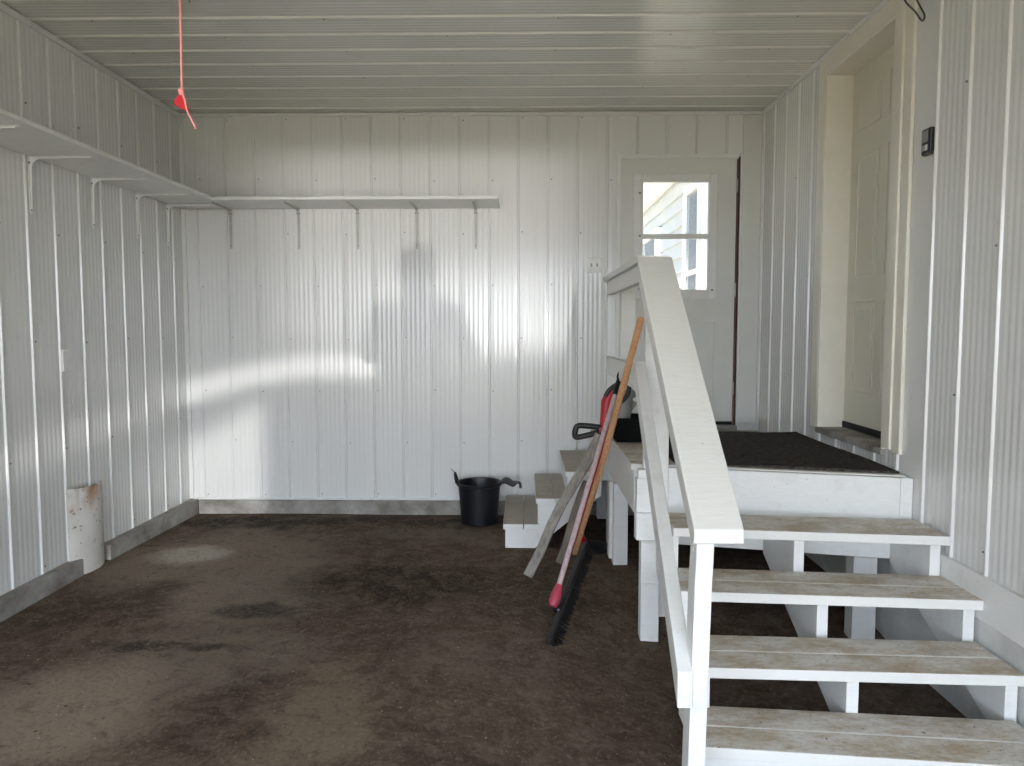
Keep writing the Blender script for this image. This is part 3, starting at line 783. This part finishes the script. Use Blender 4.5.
obj('handle', prism(poly, 'y', 2.493, 2.507), 'red', pc_, bevel=.003)

# ------------------------------------------------------------------ tools leaning on the landing
t = thing('wooden_pole', 'long orange-brown wooden pole leaning on the handrail', 'pole', (.33, 4.86, 0))
obj('pole_shaft', tube([(.318, 4.80, .0), (.43, 4.115, .742), (.513, 3.42, 1.470)], [.0165, .0165, .0155], 14), 'orangewood', t, smooth=50)

br = thing('push_broom', 'long-handled black broom with pinkish pole and red socket leaning on the landing', 'broom', (.16, 3.75, -.03))
pb0, pb1 = Vector((.157, 3.63, .16)), Vector((.520, 4.34, 1.09))
obj('pole', tube([pb0, pb1], .0135, 12), 'pinkpole', br, smooth=50)
dd = (pb1 - pb0).normalized()
g0 = pb1 - dd * .01
gr = obj('grip', tube([g0 - dd * .04, g0 - dd * .01, g0 + dd * .07], [.0185, .019, .0165], 12), 'black', br, smooth=50)
lp = g0 + dd * .10; sdv = Vector((1, 0, 0)); sdv = (sdv - dd * sdv.dot(dd)).normalized()
ring = [lp + dd * (.034 * cos(a)) + sdv * (.016 * sin(a)) for a in [2 * pi * k / 16 for k in range(17)]]
obj('hanging_loop', tube(ring, .0055, 8), 'black', gr, smooth=50)
s0 = pb0 - dd * .075
obj('socket', tube([s0, s0 + dd * .02, s0 + dd * .06, s0 + dd * .095, s0 + dd * .11], [.018, .027, .027, .020, .017], 14), 'redfaded', br, smooth=50)
h0, h1 = Vector((.110, 3.50, -.045)), Vector((.300, 3.78, .36))
hc = (h0 + h1) / 2; hd = (h1 - h0).normalized()
nrm = Vector((.75, .35, -.45)); nrm = (nrm - hd * nrm.dot(hd)).normalized()
obj('broom_head', plank(h0 + nrm * .004, h1 + nrm * .004, .042, .018, hd.cross(nrm)), 'black', br, bevel=.004)
bm = bmesh.new(); random.seed(5)
sv = hd.cross(nrm)
for i in range(46):
    for j in range(3):
        c = h0.lerp(h1, (i + .5) / 46) + sv * ((j - 1) * .012)
        tip = c + nrm * .065 + hd * random.uniform(-.006, .006) + sv * random.uniform(-.005, .005)
        tube([c, tip], [.0042, .0030], 5, bm)
obj('bristles', bm, 'black', br)
bm = bmesh.new(); bmesh.ops.create_icosphere(bm, subdivisions=2, radius=1, matrix=Matrix.Translation(s0 + Vector((.030, .040, -.025))) @ Matrix.Diagonal((.032, .045, .036, 1)))
obj('head_bracket', bm, 'black', br, smooth=60)

def board(name, label, p0, p1, wd, th, wdir, mat, notch=False):
    bm = plank(p0, p1, wd, th, wdir)
    if notch:
        bmesh.ops.subdivide_edges(bm, edges=bm.edges[:], cuts=5, use_grid_fill=True)
        d = (Vector(p1) - Vector(p0)).normalized()
        for v in bm.verts:
            t = (v.co - Vector(p0)).dot(d); v.co += Vector(wdir).normalized() * .010 * sin(t * 9 + 1) + Vector((random.uniform(-.002, .002),) * 3)
    return tag(obj(name, bm, mat, bevel=0 if notch else .003), label, 'board')
board('weathered_board', 'pale grey weathered board leaning toward the side steps', (.012, 4.30, .02), (.440, 4.52, .80), .055, .018, (1, -.45, -.3), 'greywood', True)
board('weathered_board', 'darker brown weathered board leaning behind the pale one', (.205, 4.58, .01), (.385, 4.60, .50), .055, .018, (1, -.3, -.3), 'darkwood', True)

tr = thing('string_trimmer', 'red string trimmer with black loop handle leaning on the landing edge', 'trimmer', (.42, 4.78, 0))
A = Vector((.32, 4.86, .07)); B = Vector((.482, 4.62, .765))
obj('shaft', tube([A, B], .016, 12), 'red', tr, smooth=50)
body = tube([B - Vector((.02, -.01, .06)), B + Vector((-.005, 0, .05)), B + Vector((.004, 0, .13)), B + Vector((.01, 0, .22)), B + Vector((.035, 0, .275)), B + Vector((.075, 0, .30))], [.018, .027, .031, .033, .032, .020], 14)
obj('motor_body', body, 'red', tr, smooth=50)
obj('rear_handle', tube(spline([B + Vector((.0, -.02, .255)), B + Vector((.03, -.02, .30)), B + Vector((.10, -.02, .345)), B + Vector((.14, -.02, .35)), B + Vector((.135, -.02, .27)), B + Vector((.09, -.02, .22)), B + Vector((.03, -.02, .20))]), .014, 10), 'black', tr, smooth=50)
C0 = B + Vector((.02, -.01, .055))
loop = [C0 + Vector(v) for v in ((0, 0, .0), (-.05, 0, .012), (-.12, 0, .020), (-.178, 0, .022), (-.196, 0, .0), (-.200, 0, -.032), (-.188, 0, -.048), (-.12, 0, -.035), (-.06, 0, -.020), (0, 0, -.02))]
obj('loop_handle', tube(spline(loop, 4), .0175, 8), 'black', tr, smooth=50)
obj('handle_clamp', tube([C0 + Vector((-.055, -.005, -.004)), C0 + Vector((.02, -.005, .006))], [.020, .026], 12), 'redfaded', tr, smooth=50)
obj('cutting_head', lathe([(0, .0), (.06, .0), (.065, .02), (.05, .05), (.02, .07), (0, .07)], (.34, 4.92, fz(.34, 4.92) + .042), 24), 'red', tr, smooth=40)
bm = lathe([(0, .035), (.06, .04), (.135, .025), (.14, .005), (.133, .005), (.128, .018), (.06, .03), (0, .026)], (.42, 4.92, fz(.4, 4.9)), 32)
obj('guard_shield', bm, 'black', tr, smooth=40)

bxo = thing('black_crate', 'black plastic box on the landing behind the handrail', 'box', (.64, 4.6, LZ))
bm = bmesh.new()
def frus(x0, x1, y0, y1, z0, z1, e, bm):
    hexa([(x0 + e, y0 + e, z0), (x1 - e, y0 + e, z0), (x1 - e, y1 - e, z0), (x0 + e, y1 - e, z0)], [(x0, y0, z1), (x1, y0, z1), (x1, y1, z1), (x0, y1, z1)], bm)
hx = [(.545, .79), (4.57, 4.82)]
E_ = .018
frus(.535, .80, 4.565, 4.83, LZ + .001, LZ + .15, E_, bm)
top = [f for f in bm.faces if all(v.co.z > LZ + .14 for v in f.verts)]
r = bmesh.ops.inset_region(bm, faces=top, thickness=.010)
bmesh.ops.translate(bm, verts=list({v for f in top for v in f.verts}), vec=(0, 0, -.13))
obj('crate_body', bm, 'crate', bxo, bevel=.003)
obj('side_panel', box(.605, .665, 4.566, 4.574, LZ + .035, LZ + .125), 'blackrub', bxo, bevel=.002)
# grey scoop standing in the crate
sc = thing('metal_scoop', 'grey curved metal scoop standing in the black box', 'scoop', (.63, 4.68, LZ + .02))
bm = bmesh.new(); ro, ri = [], []
for j in range(9):
    t = j / 8; zz = LZ + .03 + .30 * t; wd = .055 + .012 * sin(pi * t); a, b = [], []
    for k in range(13):
        an = -pi / 2 + pi * k / 12
        cx, cy = .585 + .04 * (t - .5) + .03 * (1 if t > .85 else 0), 4.66
        a.append(bm.verts.new((cx + wd * sin(an), cy - wd * .6 * cos(an) + .03 * t, zz - (.05 * (t - .8) * 5 * abs(sin(an)) if t > .8 else 0))))
        b.append(bm.verts.new((cx + (wd - .003) * sin(an), cy - (wd - .003) * .6 * cos(an) + .003 + .03 * t, zz - (.05 * (t - .8) * 5 * abs(sin(an)) if t > .8 else 0))))
    ro.append(a); ri.append(b)
for q in (ro, ri):
    for a, b in zip(q, q[1:]):
        for k in range(12): bm.faces.new([a[k], a[k + 1], b[k + 1], b[k]])
for j in range(8):
    for k in (0, 12): bm.faces.new([ro[j][k], ro[j + 1][k], ri[j + 1][k], ri[j][k]])
for j in (0, 8):
    for k in range(12): bm.faces.new([ro[j][k], ro[j][k + 1], ri[j][k + 1], ri[j][k]])
obj('blade', bm, 'greymet', sc, smooth=40)
obj('handle', tube([(.60, 4.70, LZ + .12), (.675, 4.70, LZ + .235)], .016, 12), 'greymet', sc, smooth=50)

# ------------------------------------------------------------------ house outside the back door window
hs = thing('house_wall', 'sunlit white clapboard house wall with windows seen through the door glass', 'building', (1.95, 10, -.16))
HX = 1.95; bm = bmesh.new(); z = -.16; zt = 3.30; pts = []
while z < zt:
    pts += [(HX, z), (HX + .018, min(z + .195, zt))]; z += .195
poly = [(x, zz) for x, zz in pts] + [(HX + .3, zt), (HX + .3, -.16)]
# lap siding: each course's lower edge stands proud
poly = []
z = -.16
while z < zt - .01:
    poly += [(HX - .034, z), (HX, min(z + .19, zt))]; z += .19
poly += [(HX + .3, zt), (HX + .3, -.16)]
prism(poly, 'y', 6.3, 17.0, bm)
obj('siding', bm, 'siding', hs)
obj('eave', prism([(HX + .4, 3.305), (HX - .30, 3.305), (HX - .30, 3.45), (HX + .4, 3.75)], 'y', 6.3, 17.2), 'sidewhite', hs)
obj('gutter', prism([(HX - .301, 3.44), (HX - .301, 3.33), (HX - .37, 3.35), (HX - .39, 3.46)], 'y', 6.3, 17.2), 'sidewhite', hs)
def hwin(y0, y1, z0, z1):
    bm = bmesh.new(); gfY(bm, y0, y1, z0, z1, HX - .09, HX + .02, .10)
    f = obj('window', bm, 'sidewhite', hs, bevel=.005)
    obj('pane', box(HX - .062, HX - .044, y0 + .1001, y1 - .1001, z0 + .1001, z1 - .1001), 'hglass', f)
    bm = box(HX - .080, HX - .0625, y0 + .1001, y1 - .1001, (z0 + z1) / 2 - .025, (z0 + z1) / 2 + .025)
    obj('meeting_rail', bm, 'sidewhite', f)
hwin(8.36, 9.22, 1.05, 3.06); hwin(11.1, 12.55, 1.3, 2.86)
obj('downspout', tube([(HX - .06, 8.15, -.15), (HX - .06, 8.15, 3.3)], .045, 10), 'sidewhite', hs, smooth=50)

# ------------------------------------------------------------------ the photographer, whose shadow falls on the back wall
M['skin'] = plain('skin', (.55, .36, .27), .5, var=.05)
M['jacket'] = plain('navy_jacket_cloth', (.03, .04, .07), .85, var=.2)
M['jeans'] = plain('blue_denim', (.06, .09, .16), .85, var=.2)
M['hair'] = plain('brown_hair', (.05, .03, .02), .6, var=.3)
M['shoe'] = plain('dark_shoe_leather', (.03, .025, .02), .5)
PB = (-.03, -.42, fz(-.03, -.42))
pe = thing('person', 'person in a navy jacket and jeans holding up a phone with both hands', 'person', PB)
def skin(name, mat, V, E, parent, root=0, lv=2):
    me = bpy.data.meshes.new(name); me.from_pydata([(v[0] + PB[0], v[1] + PB[1], v[2] + PB[2]) for v in V], E, []); me.materials.append(M[mat])
    o = bpy.data.objects.new(name, me); COL.objects.link(o); o.parent = parent
    o.matrix_parent_inverse = Matrix.Translation(pe.location).inverted()
    m = o.modifiers.new('skin', 'SKIN'); m.use_smooth_shade = True
    me.skin_vertices.new() if not me.skin_vertices else None
    for i, v in enumerate(V): me.skin_vertices[0].data[i].radius = v[3] if isinstance(v[3], tuple) else (v[3], v[3])
    for i in range(len(V)): me.skin_vertices[0].data[i].use_root = (i == root)
    sb = o.modifiers.new('sub', 'SUBSURF'); sb.levels = lv; sb.render_levels = lv
    return o
def chain(V, E, start, pts):
    prev = start
    for p in pts: V.append(p); E.append((prev, len(V) - 1)); prev = len(V) - 1
    return prev
V = [(0, 0, .95, (.12, .08))]; E = []
chest = chain(V, E, 0, [(0, .0, 1.10, (.135, .095)), (0, .0, 1.27, (.155, .11)), (0, -.01, 1.38, (.13, .085))])
chain(V, E, chest, [(0, .0, 1.455, .055), (0, .03, 1.53, (.062, .075)), (0, .045, 1.60, (.076, .093)), (0, .035, 1.67, (.066, .08)), (0, .03, 1.70, .03)])
for sx in (-1, 1):
    hp = chain(V, E, 0, [(.085 * sx, 0, .84, .07), (.10 * sx, .01, .48, .058), (.10 * sx, -.01, .28, .052), (.105 * sx, -.02, .08, .038)])
    chain(V, E, hp, [(.108 * sx, .06, .035, .033), (.112 * sx, .15, .022, .025)])
    wr = chain(V, E, chest, [(.17 * sx, 0, 1.39, .06), (.24 * sx, .10, 1.18, .045), (.15 * sx + .02, .30, 1.36, .027), (.105 * sx + .02, .36, 1.42, (.038, .020))])
    for k in range(4):
        z = 1.395 + .022 * k
        chain(V, E, wr, [((.095 - .0) * sx + .025, .385, z, .0095), (.078 * sx + .027, .402, z + .002, .0085), ((.060 + .004 * (k == 1)) * sx + .028, .398, z + .003, .0075)])
    chain(V, E, wr, [(.10 * sx + .022, .37, 1.465, .011), (.072 * sx + .026, .384, 1.475, .009)])
skin('body', 'skin', V, E, pe)
V = [(0, 0, .76, (.185, .135))]; E = []
chest = chain(V, E, 0, [(0, 0, .90, (.180, .130)), (0, .0, 1.10, (.165, .12)), (0, .0, 1.27, (.175, .13)), (0, -.01, 1.38, (.15, .10)), (0, -.005, 1.44, .068)]) - 1
for sx in (-1, 1): chain(V, E, chest, [(.175 * sx, 0, 1.39, .075), (.242 * sx, .10, 1.18, .062), (.165 * sx + .018, .27, 1.335, .042)])
skin('jacket', 'jacket', V, E, pe)
V = [(0, 0, .95, (.150, .105))]; E = []
for sx in (-1, 1): chain(V, E, 0, [(.092 * sx, 0, .80, .090), (.10 * sx, .01, .48, .072), (.10 * sx, -.01, .28, .068), (.105 * sx, -.02, .07, .062)])
skin('trousers', 'jeans', V, E, pe)
for sx in (-1, 1):
    V = [(.106 * sx, -.06, .045, .045)]; E = []
    chain(V, E, 0, [(.108 * sx, .02, .05, .048), (.112 * sx, .10, .036, .04), (.114 * sx, .17, .03, .03)])
    skin('shoe', 'shoe', V, E, pe)
bm = bmesh.new(); bmesh.ops.create_icosphere(bm, subdivisions=3, radius=1)
for v in list(bm.verts):
    if v.co.y > .45 and v.co.z < .45 or v.co.z < -.55: bm.verts.remove(v)
bmesh.ops.transform(bm, verts=bm.verts, matrix=Matrix.Translation((PB[0], PB[1] + .022, PB[2] + 1.615)) @ Matrix.Diagonal((.094, .112, .115, 1)))
h = obj('hair', bm, 'hair', pe, smooth=60); so_ = h.modifiers.new('thick', 'SOLIDIFY'); so_.thickness = .012
for sx in (-1, 1):
    bm = bmesh.new(); bmesh.ops.create_icosphere(bm, subdivisions=2, radius=.008, matrix=Matrix.Translation((PB[0] + .031 * sx, PB[1] + .118, PB[2] + 1.595)))
    obj('eye', bm, 'hair', pe, smooth=60)
    bm = bmesh.new(); bmesh.ops.create_icosphere(bm, subdivisions=2, radius=1, matrix=Matrix.Translation((PB[0] + .082 * sx, PB[1] + .03, PB[2] + 1.585)) @ Matrix.Diagonal((.010, .018, .03, 1)))
    obj('ear', bm, 'skin', pe, smooth=60)
obj('nose', tube([(PB[0], PB[1] + .128, PB[2] + 1.60), (PB[0], PB[1] + .140, PB[2] + 1.575), (PB[0], PB[1] + .135, PB[2] + 1.562)], [.006, .011, .012], 10), 'skin', pe, smooth=60)
bm = bmesh.new(); bmesh.ops.create_icosphere(bm, subdivisions=2, radius=1, matrix=Matrix.Translation((PB[0], PB[1] + .112, PB[2] + 1.535)) @ Matrix.Diagonal((.024, .012, .007, 1)))
obj('mouth', bm, 'redfaded', pe, smooth=60)
ph = thing('phone', 'black phone held up in both hands of the person in the navy jacket', 'phone', (0, -.03, 1.42))
obj('phone_body', box(-.074, .076, -.030, -.022, 1.385, 1.462), 'black', ph, bevel=.003)
